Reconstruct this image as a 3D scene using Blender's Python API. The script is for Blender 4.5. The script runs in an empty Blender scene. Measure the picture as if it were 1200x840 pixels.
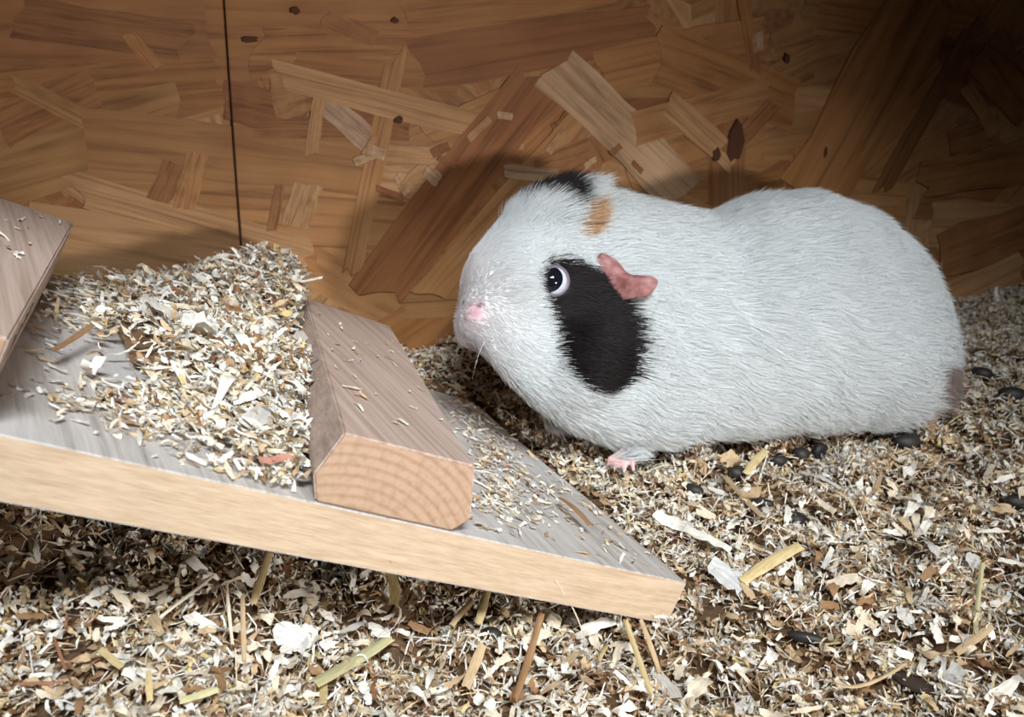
import bpy, bmesh, math, random
import numpy as np
from mathutils import Vector, Matrix
from mathutils.bvhtree import BVHTree

SC = bpy.context.scene
COL = SC.collection
rng = np.random.default_rng(7)
random.seed(7)

# ------------------------------------------------------------------ camera
TH = math.radians(22.0); FPX = 1200.0; CAM_H = 0.229
C0 = np.array([0, 0, CAM_H])
RX = np.array([1.0, 0, 0])
UP = np.array([0, math.sin(TH), math.cos(TH)])
FW = np.array([0, math.cos(TH), -math.sin(TH)])
cam = bpy.data.cameras.new('camera'); camo = bpy.data.objects.new('camera', cam); COL.objects.link(camo)
cam.sensor_width = 36.0; cam.lens = 36.0 * FPX / 1200.0
cam.clip_start = 0.01
cam.dof.use_dof = True; cam.dof.focus_distance = 0.39; cam.dof.aperture_fstop = 20.0
camo.location = C0; camo.rotation_euler = (math.radians(90) - TH, 0, 0)
SC.camera = camo

# ------------------------------------------------------------------ world, lights, exposure
world = bpy.data.worlds.new('world'); SC.world = world; world.use_nodes = True
world.node_tree.nodes['Background'].inputs[0].default_value = (0.75, 0.88, 1.0, 1)
world.node_tree.nodes['Background'].inputs[1].default_value = 0.04
SC.view_settings.view_transform = 'Standard'; SC.view_settings.look = 'None'
SC.view_settings.exposure = -0.25; SC.view_settings.gamma = 1.0; SC.view_settings.use_curve_mapping = False


def aim(o, target):
    o.rotation_euler = (Vector(target) - o.location).to_track_quat('-Z', 'Y').to_euler()


# low light shining in through the open hatch, from the right
L = bpy.data.lights.new('hatch_light', 'SPOT'); lo = bpy.data.objects.new('hatch_light', L); COL.objects.link(lo)
lo.location = (0.42, -0.17, 0.15); aim(lo, (-0.05, 0.42, 0.015))
L.energy = 16.0; L.spot_size = math.radians(58); L.spot_blend = 1.0; L.shadow_soft_size = 0.035; L.color = (1.0, 0.95, 0.89)
# daylight through the open front
A = bpy.data.lights.new('front_daylight', 'AREA'); ao = bpy.data.objects.new('front_daylight', A); COL.objects.link(ao)
ao.location = (0.17, -0.38, 0.93); aim(ao, (-0.07, 0.41, 0.02))
A.shape = 'RECTANGLE'; A.size = 0.4; A.size_y = 0.16; A.energy = 1.95; A.spread = math.radians(43); A.color = (0.89, 0.955, 1.0)


# ------------------------------------------------------------------ helpers
def ray(px, py):
    return FW + RX * ((px - 600) / FPX) + UP * ((420 - py) / FPX)


def at(px, py, d):
    return C0 + ray(px, py) * d


def hit(px, py, p0, nn):
    r = ray(px, py); return C0 + r * (((p0 - C0) @ nn) / (r @ nn))


def project(p):
    r = np.asarray(p) - C0; d = r @ FW
    return 600 + FPX * (r @ RX) / d, 420 - FPX * (r @ UP) / d, d


def unit(v):
    return v / np.linalg.norm(v)


def tag(o, label=None, cat=None, group=None, kind=None):
    if label: o['label'] = label
    if cat: o['category'] = cat
    if group: o['group'] = group
    if kind: o['kind'] = kind
    return o


def link(name, me, parent=None, mats=()):
    o = bpy.data.objects.new(name, me); COL.objects.link(o)
    for m in mats: me.materials.append(m)
    if parent is not None: o.parent = parent
    return o


def bm_obj(name, bm, mat, parent=None, smooth=False):
    me = bpy.data.meshes.new(name); bm.to_mesh(me); bm.free()
    if smooth:
        me.polygons.foreach_set('use_smooth', [True] * len(me.polygons))
    return link(name, me, parent, [mat] if mat else [])


def empty(name, loc=(0, 0, 0), mat=None):
    o = bpy.data.objects.new(name, None); COL.objects.link(o)
    o.empty_display_size = 0.02
    if mat is not None: o.matrix_world = mat
    else: o.location = loc
    return o


def add_box(bm, lo_, hi_):
    vs = [bm.verts.new((x, y, z)) for x in (lo_[0], hi_[0]) for y in (lo_[1], hi_[1]) for z in (lo_[2], hi_[2])]
    for f in ((0, 1, 3, 2), (4, 6, 7, 5), (0, 4, 5, 1), (2, 3, 7, 6), (0, 2, 6, 4), (1, 5, 7, 3)):
        bm.faces.new([vs[i] for i in f])


# ------------------------------------------------------------------ materials
def new_mat(name):
    m = bpy.data.materials.new(name); m.use_nodes = True
    nt = m.node_tree; b = nt.nodes['Principled BSDF']
    b.inputs['Roughness'].default_value = 0.7
    b.inputs['Specular IOR Level'].default_value = 0.25
    return m, nt, b


def nd(nt, t, **kw):
    n_ = nt.nodes.new(t)
    for k, v in kw.items():
        if k in n_.inputs.keys(): n_.inputs[k].default_value = v
        else: setattr(n_, k, v)
    return n_


def ramp_node(nt, fac, stops):
    r = nt.nodes.new('ShaderNodeValToRGB')
    el = r.color_ramp.elements
    el[0].position, el[0].color = stops[0][0], (*stops[0][1], 1)
    el[1].position, el[1].color = stops[1][0], (*stops[1][1], 1)
    for p, c in stops[2:]:
        e = el.new(p); e.color = (*c, 1)
    nt.links.new(fac, r.inputs[0]); return r.outputs[0]


def mixc(nt, fac, a_, b_, mode='MIX'):
    m = nt.nodes.new('ShaderNodeMix'); m.data_type = 'RGBA'; m.blend_type = mode
    for i, v in ((0, fac), (6, a_), (7, b_)):
        if hasattr(v, 'is_linked') or hasattr(v, 'links'): nt.links.new(v, m.inputs[i])
        else: m.inputs[i].default_value = v if i == 0 else (*v, 1)
    return m.outputs[2]


def grain_wood(name, light, dark, axis_scale, streak=0.55, stain=None, rough=0.7, bump=0.3):
    """Wood with grain streaks; axis_scale stretches the object coordinates (small = along the grain)."""
    m, nt, b = new_mat(name)
    tc = nd(nt, 'ShaderNodeTexCoord')
    mp = nd(nt, 'ShaderNodeMapping'); mp.inputs['Scale'].default_value = axis_scale
    nt.links.new(tc.outputs['Object'], mp.inputs[0])
    n1 = nd(nt, 'ShaderNodeTexNoise', Scale=1.0, Detail=6.0, Roughness=0.65); nt.links.new(mp.outputs[0], n1.inputs['Vector'])
    n2 = nd(nt, 'ShaderNodeTexNoise', Scale=3.7, Detail=3.0); nt.links.new(mp.outputs[0], n2.inputs['Vector'])
    c = ramp_node(nt, n1.outputs[0], [(0.36, dark), (0.36 + streak * 0.45, light)])
    c = mixc(nt, 0.35, c, ramp_node(nt, n2.outputs[0], [(0.35, dark), (0.62, light)]))
    if stain:
        n3 = nd(nt, 'ShaderNodeTexNoise', Scale=stain[1], Detail=4.0); nt.links.new(tc.outputs['Object'], n3.inputs['Vector'])
        f = ramp_node(nt, n3.outputs[0], [(0.48, (0, 0, 0)), (0.66, (1, 1, 1))])
        c = mixc(nt, f, c, stain[0])
    nt.links.new(c, b.inputs['Base Color'])
    bp = nd(nt, 'ShaderNodeBump', Strength=bump, Distance=0.0006); nt.links.new(n1.outputs[0], bp.inputs['Height'])
    nt.links.new(bp.outputs[0], b.inputs['Normal'])
    b.inputs['Roughness'].default_value = rough
    return m


def osb_mat(name):
    """Pressed strand board seen from afar or between the modelled strands."""
    m, nt, b = new_mat(name)
    tc = nd(nt, 'ShaderNodeTexCoord')
    mp = nd(nt, 'ShaderNodeMapping'); mp.inputs['Scale'].default_value = (18, 18, 55)
    nt.links.new(tc.outputs['Object'], mp.inputs[0])
    v = nd(nt, 'ShaderNodeTexVoronoi', Scale=1.0); nt.links.new(mp.outputs[0], v.inputs['Vector'])
    c = ramp_node(nt, v.outputs['Color'], [(0.1, (0.20, 0.085, 0.032)), (0.5, (0.36, 0.17, 0.068)), (0.9, (0.46, 0.25, 0.11))])
    nz = nd(nt, 'ShaderNodeTexNoise', Scale=240.0, Detail=4.0); nt.links.new(tc.outputs['Object'], nz.inputs['Vector'])
    c = mixc(nt, 0.4, c, ramp_node(nt, nz.outputs[0], [(0.35, (0.14, 0.06, 0.025)), (0.65, (0.42, 0.22, 0.1))]))
    nt.links.new(c, b.inputs['Base Color'])
    return m


def strand_mat():
    m, nt, b = new_mat('strand_wood')
    oi = nd(nt, 'ShaderNodeObjectInfo'); tc = nd(nt, 'ShaderNodeTexCoord')
    ad = nd(nt, 'ShaderNodeVectorMath', operation='ADD'); mu = nd(nt, 'ShaderNodeVectorMath', operation='SCALE')
    cmb = nd(nt, 'ShaderNodeCombineXYZ')
    for i in range(3): nt.links.new(oi.outputs['Random'], cmb.inputs[i])
    nt.links.new(cmb.outputs[0], mu.inputs[0]); mu.inputs['Scale'].default_value = 3.0
    nt.links.new(tc.outputs['Object'], ad.inputs[0]); nt.links.new(mu.outputs[0], ad.inputs[1])
    mp = nd(nt, 'ShaderNodeMapping'); mp.inputs['Scale'].default_value = (14, 1, 340)
    nt.links.new(ad.outputs[0], mp.inputs[0])
    n1 = nd(nt, 'ShaderNodeTexNoise', Scale=1.0, Detail=5.0, Roughness=0.6, Distortion=0.6); nt.links.new(mp.outputs[0], n1.inputs['Vector'])
    g = ramp_node(nt, n1.outputs[0], [(0.3, (0.52, 0.46, 0.42)), (0.5, (0.92, 0.9, 0.88)), (0.72, (1.12, 1.12, 1.12))])
    c = mixc(nt, 1.0, oi.outputs['Color'], g, 'MULTIPLY')
    n2 = nd(nt, 'ShaderNodeTexNoise', Scale=30.0, Detail=3.0); nt.links.new(ad.outputs[0], n2.inputs['Vector'])
    c = mixc(nt, 0.8, c, ramp_node(nt, n2.outputs[0], [(0.3, (0.75, 0.68, 0.62)), (0.6, (1.0, 1.0, 1.0))]), 'MULTIPLY')
    nt.links.new(c, b.inputs['Base Color'])
    bp = nd(nt, 'ShaderNodeBump', Strength=0.35, Distance=0.0005); nt.links.new(n1.outputs[0], bp.inputs['Height'])
    nt.links.new(bp.outputs[0], b.inputs['Normal'])
    b.inputs['Roughness'].default_value = 0.6
    return m


def flake_mat(name, source):
    """Thin wood: colour from the mesh's colour attribute or from the object's colour; lets some light through."""
    m, nt, b = new_mat(name)
    if source == 'attr':
        s = nd(nt, 'ShaderNodeAttribute', attribute_name='flake_color'); col = s.outputs['Color']
    else:
        s = nd(nt, 'ShaderNodeObjectInfo'); col = s.outputs['Color']
    tc = nd(nt, 'ShaderNodeTexCoord')
    mp = nd(nt, 'ShaderNodeMapping'); mp.inputs['Scale'].default_value = (1, 1, 1) if source == 'attr' else (.18, 2.2, 1)
    nt.links.new(tc.outputs['Object'], mp.inputs[0])
    nz = nd(nt, 'ShaderNodeTexNoise', Scale=700.0, Detail=2.0); nt.links.new(mp.outputs[0], nz.inputs['Vector'])
    c = mixc(nt, 0.8, col, ramp_node(nt, nz.outputs[0], [(0.3, (0.72, 0.68, 0.62)), (0.6, (1.05, 1.05, 1.05))]), 'MULTIPLY')
    nt.links.new(c, b.inputs['Base Color'])
    tr = nd(nt, 'ShaderNodeBsdfTranslucent'); nt.links.new(c, tr.inputs[0])
    mx = nd(nt, 'ShaderNodeMixShader'); mx.inputs[0].default_value = 0.22
    nt.links.new(b.outputs[0], mx.inputs[1]); nt.links.new(tr.outputs[0], mx.inputs[2])
    nt.links.new(mx.outputs[0], nt.nodes['Material Output'].inputs[0])
    return m


def plain(name, c, rough=0.6, spec=0.25):
    m, nt, b = new_mat(name); b.inputs['Base Color'].default_value = (*c, 1)
    b.inputs['Roughness'].default_value = rough; b.inputs['Specular IOR Level'].default_value = spec
    return m


M_OSB = osb_mat('strand_board')
M_STRAND = strand_mat()
M_FLAKE = flake_mat('shaving_litter', 'attr')
M_PIECE = flake_mat('shaving_piece', 'obj')
M_BED = grain_wood('bedding_dust', (0.17, 0.105, 0.055), (0.05, 0.028, 0.014), (300, 300, 300))
M_TOP = grain_wood('weathered_board', (0.50, 0.46, 0.43), (0.25, 0.21, 0.18), (10, 190, 170), 0.45, ((0.47, 0.45, 0.435), 16.0))
M_EDGE = grain_wood('sawn_edge', (0.56, 0.43, 0.305), (0.40, 0.28, 0.18), (420, 38, 520), 0.6)
M_BAT = grain_wood('batten_side', (0.47, 0.355, 0.295), (0.28, 0.195, 0.15), (7, 300, 300), 0.5)


def end_grain():
    m, nt, b = new_mat('end_grain')
    tc = nd(nt, 'ShaderNodeTexCoord'); mp = nd(nt, 'ShaderNodeMapping')
    mp.inputs['Location'].default_value = (0, -0.145, 0.035)
    nt.links.new(tc.outputs['Object'], mp.inputs[0])
    sx = nd(nt, 'ShaderNodeSeparateXYZ'); nt.links.new(mp.outputs[0], sx.inputs[0])
    cb = nd(nt, 'ShaderNodeCombineXYZ'); nt.links.new(sx.outputs[1], cb.inputs[0]); nt.links.new(sx.outputs[2], cb.inputs[1])
    w = nd(nt, 'ShaderNodeTexWave', wave_type='RINGS', rings_direction='Z')
    w.inputs['Scale'].default_value = 95.0; w.inputs['Distortion'].default_value = 0.35; w.inputs['Detail'].default_value = 0.0
    w.inputs['Detail Scale'].default_value = 1.5
    nt.links.new(cb.outputs[0], w.inputs['Vector'])
    c = ramp_node(nt, w.outputs[0], [(0.0, (0.36, 0.225, 0.145)), (0.6, (0.42, 0.28, 0.19))])
    nz = nd(nt, 'ShaderNodeTexNoise', Scale=420.0, Detail=4.0); nt.links.new(tc.outputs['Object'], nz.inputs['Vector'])
    c = mixc(nt, 0.6, c, ramp_node(nt, nz.outputs[0], [(0.3, (0.72, 0.7, 0.66)), (0.55, (1, 1, 1))]), 'MULTIPLY')
    nt.links.new(c, b.inputs['Base Color'])
    return m


M_END = end_grain()
M_PENCIL = plain('dark_line', (0.05, 0.024, 0.013), 0.9)
M_DROP = plain('dropping', (0.018, 0.015, 0.013), 0.55, 0.4)
M_STRAW = flake_mat('straw', 'obj')

# ------------------------------------------------------------------ the setting: hutch walls and floor
WANG = math.radians(23)
WD = np.array([math.cos(WANG), math.sin(WANG), 0]); WN = np.array([WD[1], -WD[0], 0]); WP = np.array([-0.0227, 0.543, 0])
WALL = Matrix(((WD[0], -WN[0], 0, WP[0]), (WD[1], -WN[1], 0, WP[1]), (0, 0, 1, 0), (0, 0, 0, 1)))  # x along, y into the board, z up


def wall_uv(px, py):
    p = hit(px, py, WP, WN); return np.array([(p - WP) @ WD, p[2]])


def panel(name, lo_, hi_):
    bm = bmesh.new(); add_box(bm, lo_, hi_)
    o = bm_obj(name, bm, M_OSB); o.matrix_world = WALL; tag(o, kind='structure'); return o


wall_back = panel('wall_back', (-0.62, 0, -0.06), (0.66, 0.015, 0.46))
panel('wall_left', (-0.635, -0.62, -0.06), (-0.62, 0.015, 0.46))
panel('wall_right', (0.66, -0.62, -0.06), (0.675, 0.015, 0.46))
panel('ceiling', (-0.635, -0.42, 0.46), (0.675, 0.015, 0.475))  # unseen roof; its front edge is placed to shade the upper wall
panel('floor', (-0.635, -0.62, -0.075), (0.675, 0.015, -0.06))

# strands pressed into the face of the back wall
strand_meshes = []


def strand_mesh(L_=0.1, w=0.02, ragged=0.1):
    """thin plate, x along the grain, z across, face towards -y; ragged ends"""
    top, bot = [], []
    k = 5
    for i in range(k + 1):
        x = -L_ / 2 + L_ * i / k
        wob = w * 0.06
        top.append([x, w / 2 + random.uniform(-wob, wob)]); bot.append([x, -w / 2 + random.uniform(-wob, wob)])
    sh = random.uniform(-0.5, 0.5) * w
    right = [[L_ / 2 + sh * t + random.uniform(-ragged, ragged) * w * 1.2, w / 2 - w * t_] for t, t_ in ((-0.4, .25), (0, .5), (0.4, .75))]
    left = [[-L_ / 2 + sh * t + random.uniform(-ragged, ragged) * w * 1.2, -w / 2 + w * t_] for t, t_ in ((0.4, .25), (0, .5), (-0.4, .75))]
    top[0][0] += -0.4 * sh; bot[0][0] += 0.4 * sh; top[-1][0] += -0.4 * sh; bot[-1][0] += 0.4 * sh
    loop = top + right + bot[::-1] + left
    bm = bmesh.new()
    f = [bm.verts.new((x, -1, z)) for x, z in loop]; bk = [bm.verts.new((x, 0, z)) for x, z in loop]
    bm.faces.new(f)
    nn_ = len(loop)
    for i in range(nn_):
        bm.faces.new((f[i], bk[i], bk[(i + 1) % nn_], f[(i + 1) % nn_]))
    bmesh.ops.recalc_face_normals(bm, faces=bm.faces)
    me = bpy.data.meshes.new('wood_strand'); bm.to_mesh(me); bm.free(); me.materials.append(M_STRAND)
    return me


SM = [strand_mesh(0.1, 0.02, random.uniform(0.05, 0.3)) for _ in range(14)]
TONES = {'tan': (0.42, 0.225, 0.095), 'light': (0.53, 0.33, 0.17), 'pale': (0.60, 0.44, 0.29), 'red': (0.20, 0.07, 0.028),
         'orange': (0.37, 0.175, 0.062), 'brown': (0.26, 0.115, 0.048), 'dark': (0.13, 0.055, 0.025), 'ochre': (0.36, 0.21, 0.085), 'grey': (0.58, 0.45, 0.35)}
n_strand = 0


def strand(u, v, ang, L_, w, tone, lift, me=None):
    global n_strand
    o = bpy.data.objects.new('wood_strand', me or random.choice(SM)); COL.objects.link(o)
    o.parent = wall_back
    o.location = (u, 0.0002, v); o.rotation_euler = (0, -ang, 0)
    o.scale = (L_ / 0.1, lift, w / 0.02)
    j = random.uniform(0.92, 1.08); c = TONES[tone]; c = [0.40 * v + 0.60 * w_ for v, w_ in zip((0.41, 0.188, 0.070), c)]
    o.color = (c[0] * j, c[1] * j, c[2] * j, 1)
    n_strand += 1
    return o


u0, v0 = wall_uv(-20, 330); u1, v1 = wall_uv(1230, -20)
for i in range(170):
    ang = random.gauss(0, 0.4) if random.random() < 0.75 else random.uniform(-1.57, 1.57)
    tone = random.choices(['tan', 'orange', 'brown', 'light', 'ochre', 'red'], [30, 28, 14, 8, 12, 6])[0]
    strand(random.uniform(u0 - 0.05, u1 + 0.04), random.uniform(-0.02, 0.27), ang, random.uniform(0.07, 0.15), random.uniform(0.014, 0.042), tone,
           0.0003 + 0.0007 * i / 205)
HAND = [  # pixel ends, width in pixels, tone; bottom layer first
    ((-40, 60), (290, 60), 130, 'brown'), ((240, 20), (520, 25), 90, 'orange'), ((-30, 120), (260, 95), 60, 'orange'),
    ((20, 20), (220, 50), 44, 'brown'), ((150, 40), (185, 80), 16, 'orange'),
    ((-30, 205), (210, 140), 86, 'ochre'), ((0, 150), (110, 100), 46, 'brown'), ((15, 95), (120, 150), 22, 'ochre'),
    ((95, 175), (470, 215), 96, 'tan'), ((110, 240), (480, 265), 70, 'tan'),
    ((40, 280), (350, 318), 92, 'light'), ((95, 222), (360, 295), 36, 'light'), ((185, 235), (205, 190), 26, 'brown'), ((215, 245), (232, 180), 24, 'tan'),
    ((300, 60), (520, 60), 60, 'orange'), ((262, 118), (360, 138), 46, 'red'), ((300, 150), (420, 150), 24, 'brown'),
    ((318, 110), (362, 100), 58, 'tan'), ((340, 75), (540, 95), 30, 'orange'), ((380, 20), (440, 45), 20, 'brown'),
    ((470, 15), (720, -10), 60, 'orange'), ((485, 75), (768, 32), 58, 'red'), ((700, 85), (900, 40), 50, 'orange'),
    ((400, 130), (480, 150), 50, 'red'), ((378, 118), (436, 168), 28, 'grey'), ((375, 110), (364, 180), 15, 'light'),
    ((430, 190), (560, 200), 60, 'light'), ((500, 160), (620, 110), 40, 'tan'), ((660, 130), (700, 200), 46, 'brown'),
    ((463, 72), (412, 315), 24, 'tan'), ((325, 88), (608, 160), 30, 'light'),
    ((345, 265), (360, 215), 34, 'light'), ((318, 270), (328, 215), 12, 'brown'),
    ((636, 88), (440, 345), 68, 'red'), ((690, 130), (500, 345), 40, 'tan'),
    ((648, 78), (800, 225), 58, 'pale'), ((625, 200), (690, 175), 30, 'brown'), ((590, 200), (655, 205), 16, 'pale'),
    ((770, 60), (930, 125), 60, 'orange'), ((740, 150), (900, 110), 40, 'tan'), ((780, 120), (860, 190), 30, 'light'), ((868, -5), (884, 85), 15, 'orange'),
    ((905, 120), (850, 180), 22, 'brown'), ((1085, -5), (955, 225), 104, 'orange'), ((1140, 30), (1032, 222), 24, 'dark'),  # the dark strip is a painted shadow along the broad orange strand's right edge
    ((1110, 170), (1170, 150), 36, 'brown'), ((1080, 210), (1210, 190), 44, 'orange'), ((1130, 100), (1165, 155), 18, 'tan'),
    ((886, 38), (887, 60), 14, 'pale'), ((1100, 300), (1215, 260), 60, 'brown'), ((1150, 60), (1210, 120), 60, 'brown'),
]
for i, (p, q, wpx, tone) in enumerate(HAND):
    a_, b_ = wall_uv(*p), wall_uv(*q)
    m_ = (a_ + b_) / 2; d = b_ - a_
    dep = project(WP + WD * m_[0] + np.array([0, 0, m_[1]]))[2]
    strand(m_[0], m_[1], math.atan2(d[1], d[0]), np.linalg.norm(d), wpx * dep / FPX, tone, 0.0011 + 0.0009 * i / len(HAND))
# small torn flecks
for px, py in ((425, 185), (440, 178), (432, 170), (470, 215), (455, 225), (480, 208), (505, 205), (525, 190), (515, 175), (560, 150), (590, 135), (690, 190), (720, 175), (745, 195), (650, 165)):
    u, v = wall_uv(px, py)
    strand(u, v, random.uniform(-1.2, 1.2), random.uniform(0.006, 0.016), random.uniform(0.003, 0.007), random.choice(['pale', 'light', 'red']), 0.0022)
# dark resin knots
for px, py, rx_, ry_ in ((920, 68, 4, 6), (860, 165, 13, 24), (838, 180, 6, 8), (965, 178, 2, 7), (462, 24, 4, 3), (292, 46, 8, 3), (345, 12, 5, 4), (466, 140, 5, 4)):
    u, v = wall_uv(px, py); bm = bmesh.new()
    lp = [(0.0005 * rx_ * math.cos(t) * random.uniform(.7, 1.15), 0.0005 * ry_ * math.sin(t) * random.uniform(.7, 1.15)) for t in np.linspace(0, 6.283, 13)[:-1]]
    fr = [bm.verts.new((x, -0.0024, z)) for x, z in lp]; bk = [bm.verts.new((x * 1.1, 0, z * 1.1)) for x, z in lp]
    bm.faces.new(fr)
    for i in range(12): bm.faces.new((fr[i], bk[i], bk[(i + 1) % 12], fr[(i + 1) % 12]))
    bmesh.ops.recalc_face_normals(bm, faces=bm.faces)
    o = bm_obj('knot', bm, plain('knot_bark', (0.09, 0.036, 0.018), 0.8), wall_back); o.location = (u, 0, v)

# thin dark line running down the wall
bm = bmesh.new(); pts = [wall_uv(*p) for p in ((247, -230), (265, 40), (269, 100), (273, 160), (277, 220), (281, 270), (283, 330))]
hw = [0.0002, .0002, .00022, .00027, .00033, .00042, .00048]
fr = []
for (u, v), h_ in zip(pts, hw):
    fr.append([bm.verts.new((u + s * h_ + random.uniform(-.0001, .0001), y, v)) for s in (-1, 1) for y in (-0.0026, 0)])
for r0, r1 in zip(fr[:-1], fr[1:]):
    bm.faces.new((r0[0], r0[2], r1[2], r1[0])); bm.faces.new((r0[1], r0[0], r1[0], r1[1])); bm.faces.new((r0[2], r0[3], r1[3], r1[2]))
bm_obj('scribed_line', bm, M_PENCIL, wall_back)

# ------------------------------------------------------------------ ramp: a board with two cross battens
P0 = at(805, 683, 0.39)
ra = unit(np.array([-.193, -.1, .112])); rb = np.array([-.469, .883, 0]); rb = unit(rb - ra * (ra @ rb)); rn = np.cross(rb, ra)
RM = Matrix(((rb[0], ra[0], rn[0], P0[0]), (rb[1], ra[1], rn[1], P0[1]), (rb[2], ra[2], rn[2], P0[2]), (0, 0, 0, 1)))
BW, BL, BT = 0.1893, 0.42, 0.018
ramp = empty('ramp', mat=RM)
tag(ramp, 'tilted grey wooden ramp board with square cross battens, strewn with shavings', 'ramp')


def loc_ramp(p):
    d = np.asarray(p) - P0; return np.array([d @ rb, d @ ra, d @ rn])


def from_ramp(x, y, z):
    return P0 + rb * x + ra * y + rn * z


# board with slightly worn edges
bm = bmesh.new(); nx, ny = 12, 30
grid = {}
for i in range(nx + 1):
    for j in range(ny + 1):
        for k in (0, 1):
            x, y, z = BW * i / nx, BL * j / ny, -BT * (1 - k)
            if j == 0: y += random.uniform(-.0008, .0008)
            if i == 0: x += random.uniform(-.0002, .0002)
            grid[i, j, k] = bm.verts.new((x, y, z))
for i in range(nx):
    for j in range(ny):
        bm.faces.new([grid[i, j, 1], grid[i + 1, j, 1], grid[i + 1, j + 1, 1], grid[i, j + 1, 1]]).material_index = 0
        bm.faces.new([grid[i, j, 0], grid[i, j + 1, 0], grid[i + 1, j + 1, 0], grid[i + 1, j, 0]]).material_index = 0
for j in range(ny):
    for i in (0, nx): bm.faces.new([grid[i, j, 0], grid[i, j, 1], grid[i, j + 1, 1], grid[i, j + 1, 0]]).material_index = 1
for i in range(nx):
    for j in (0, ny): bm.faces.new([grid[i, j, 0], grid[i, j, 1], grid[i + 1, j, 1], grid[i + 1, j, 0]]).material_index = 1
bmesh.ops.recalc_face_normals(bm, faces=bm.faces)
sharp = [e for e in bm.edges if len(e.link_faces) == 2 and e.calc_face_angle() > 1.0]
bmesh.ops.bevel(bm, geom=sharp, offset=0.0005, segments=2, affect='EDGES', profile=0.6)
board = bm_obj('board', bm, M_TOP, ramp); board.data.materials.append(M_EDGE)


def batten(sec, slope, x0, x1, label):
    """sec: outline in (across, height) at x=0; slope: drift across per unit along"""
    bm = bmesh.new(); rows = []
    for t in np.linspace(0, 1, 9):
        x = x0 + (x1 - x0) * t
        rows.append([bm.verts.new((x, y + slope * (x - x0), z)) for y, z in sec])
    k = len(sec)
    for r0, r1 in zip(rows[:-1], rows[1:]):
        for i in range(k): bm.faces.new((r0[i], r0[(i + 1) % k], r1[(i + 1) % k], r1[i]))
    for r in (rows[0], rows[-1]): bm.faces.new(r).material_index = 1
    bmesh.ops.recalc_face_normals(bm, faces=bm.faces)
    sharp = [e for e in bm.edges if len(e.link_faces) == 2 and e.calc_face_angle() > 0.35]
    bmesh.ops.bevel(bm, geom=sharp, offset=0.0007, segments=2, affect='EDGES')
    o = bm_obj('batten', bm, M_BAT, ramp); o.data.materials.append(M_END)
    o['label'] = label; return o


SEC1 = [(.1095, 0.0003), (.1045, .0055), (.1115, .0236), (.1585, .0232), (.1625, .0085), (.1585, 0.0003)]
S1 = -.265
batten(SEC1, S1, -0.0005, 0.196, 'batten with pale end grain nearest the guinea pig')
SEC2 = [(.2525, 0.0003), (.2515, .025), (.300, .025), (.301, 0.0003)]
S2 = -.19
bat2 = batten(SEC2, S2, -0.002, 0.18, 'batten crossing the upper end of the board')
for i, xk in enumerate((0.03, 0.042, 0.055, 0.068, 0.078, 0.1)):
    bm = bmesh.new(); y = .2522 + S2 * (xk + .002)
    z0, z1 = (0.006, 0.017) if i < 4 else (0.016, 0.024)
    v = [bm.verts.new((xk + dx + s, y - 0.0006, z)) for dx, z in ((0, z1), (0.004, z0)) for s in (-.0003, .0003)]
    bm.faces.new((v[0], v[1], v[3], v[2]))
    r_ = bmesh.ops.extrude_face_region(bm, geom=list(bm.faces))
    bmesh.ops.translate(bm, vec=(0, 0.0012, 0), verts=[e for e in r_['geom'] if isinstance(e, bmesh.types.BMVert)])
    bmesh.ops.recalc_face_normals(bm, faces=bm.faces)
    o = bm_obj('saw_mark', bm, M_PENCIL, None); o.parent = bat2


# ------------------------------------------------------------------ bedding: height of the litter
CTRL = []
for x, y, z in ((.06, .305, -.017), (.0, .26, -.012), (.03, .28, -.015), (-.03, .3, -.01), (.13, .27, -.012), (.2, .3, -.008), (.10, .35, -.003), (.085, .375, 0), (.052, .43, .001),
                (.0, .5, .002), (-.02, .53, .012), (-.03, .54, .026), (.2, .46, 0), (.1, .5, 0), (.35, .5, 0), (.36, .69, -.004), (.2, .6, .002), (.1, .58, .006), (-.1, .38, -.005),
                (-.22, .24, .036), (-.12, .24, .020), (-.2, .33, .056), (-.3, .3, .06), (-.12, .32, .030), (-.05, .33, .008), (-.1, .5, .035), (-.2, .46, .05), (-.3, .42, .05), (.45, .4, 0), (0, .1, -.01), (.3, .1, -.01), (-.3, .1, .01)):
    CTRL.append((x, y, z))
CTRL = np.array(CTRL)
NA = [(rng.uniform(40, 190, 2) * rng.choice([-1, 1], 2), rng.uniform(0, 6.28), rng.uniform(.0006, .0016)) for _ in range(14)]


def bed_h(x, y):
    x = np.atleast_1d(x); y = np.atleast_1d(y)
    d2 = (x[:, None] - CTRL[None, :, 0]) ** 2 + (y[:, None] - CTRL[None, :, 1]) ** 2 + 2e-4
    w = d2 ** -2.0
    h = (w * CTRL[None, :, 2]).sum(1) / w.sum(1)
    for k, ph, am in NA: h = h + am * np.sin(k[0] * x + k[1] * y + ph)
    return h


def grid_mesh(name, xs, ys, zf, mat, parent=None, keep=None):
    X, Y = np.meshgrid(xs, ys, indexing='ij'); P = zf(X.ravel(), Y.ravel())
    nxx, nyy = len(xs), len(ys); fs = []
    for i in range(nxx - 1):
        for j in range(nyy - 1):
            q = (i * nyy + j, (i + 1) * nyy + j, (i + 1) * nyy + j + 1, i * nyy + j + 1)
            if keep is None or all(keep[k] for k in q): fs.append(q)
    me = bpy.data.meshes.new(name); me.from_pydata(P.tolist(), [], fs)
    me.polygons.foreach_set('use_smooth', [True] * len(fs))
    return me


def wall_side(x, y):  # distance in front of the back wall
    return (np.stack([x, y, 0 * x], -1) - WP) @ WN


def bed_pts(x, y):
    z = bed_h(x, y) - 0.003
    return np.stack([x, y, z], -1)


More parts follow.
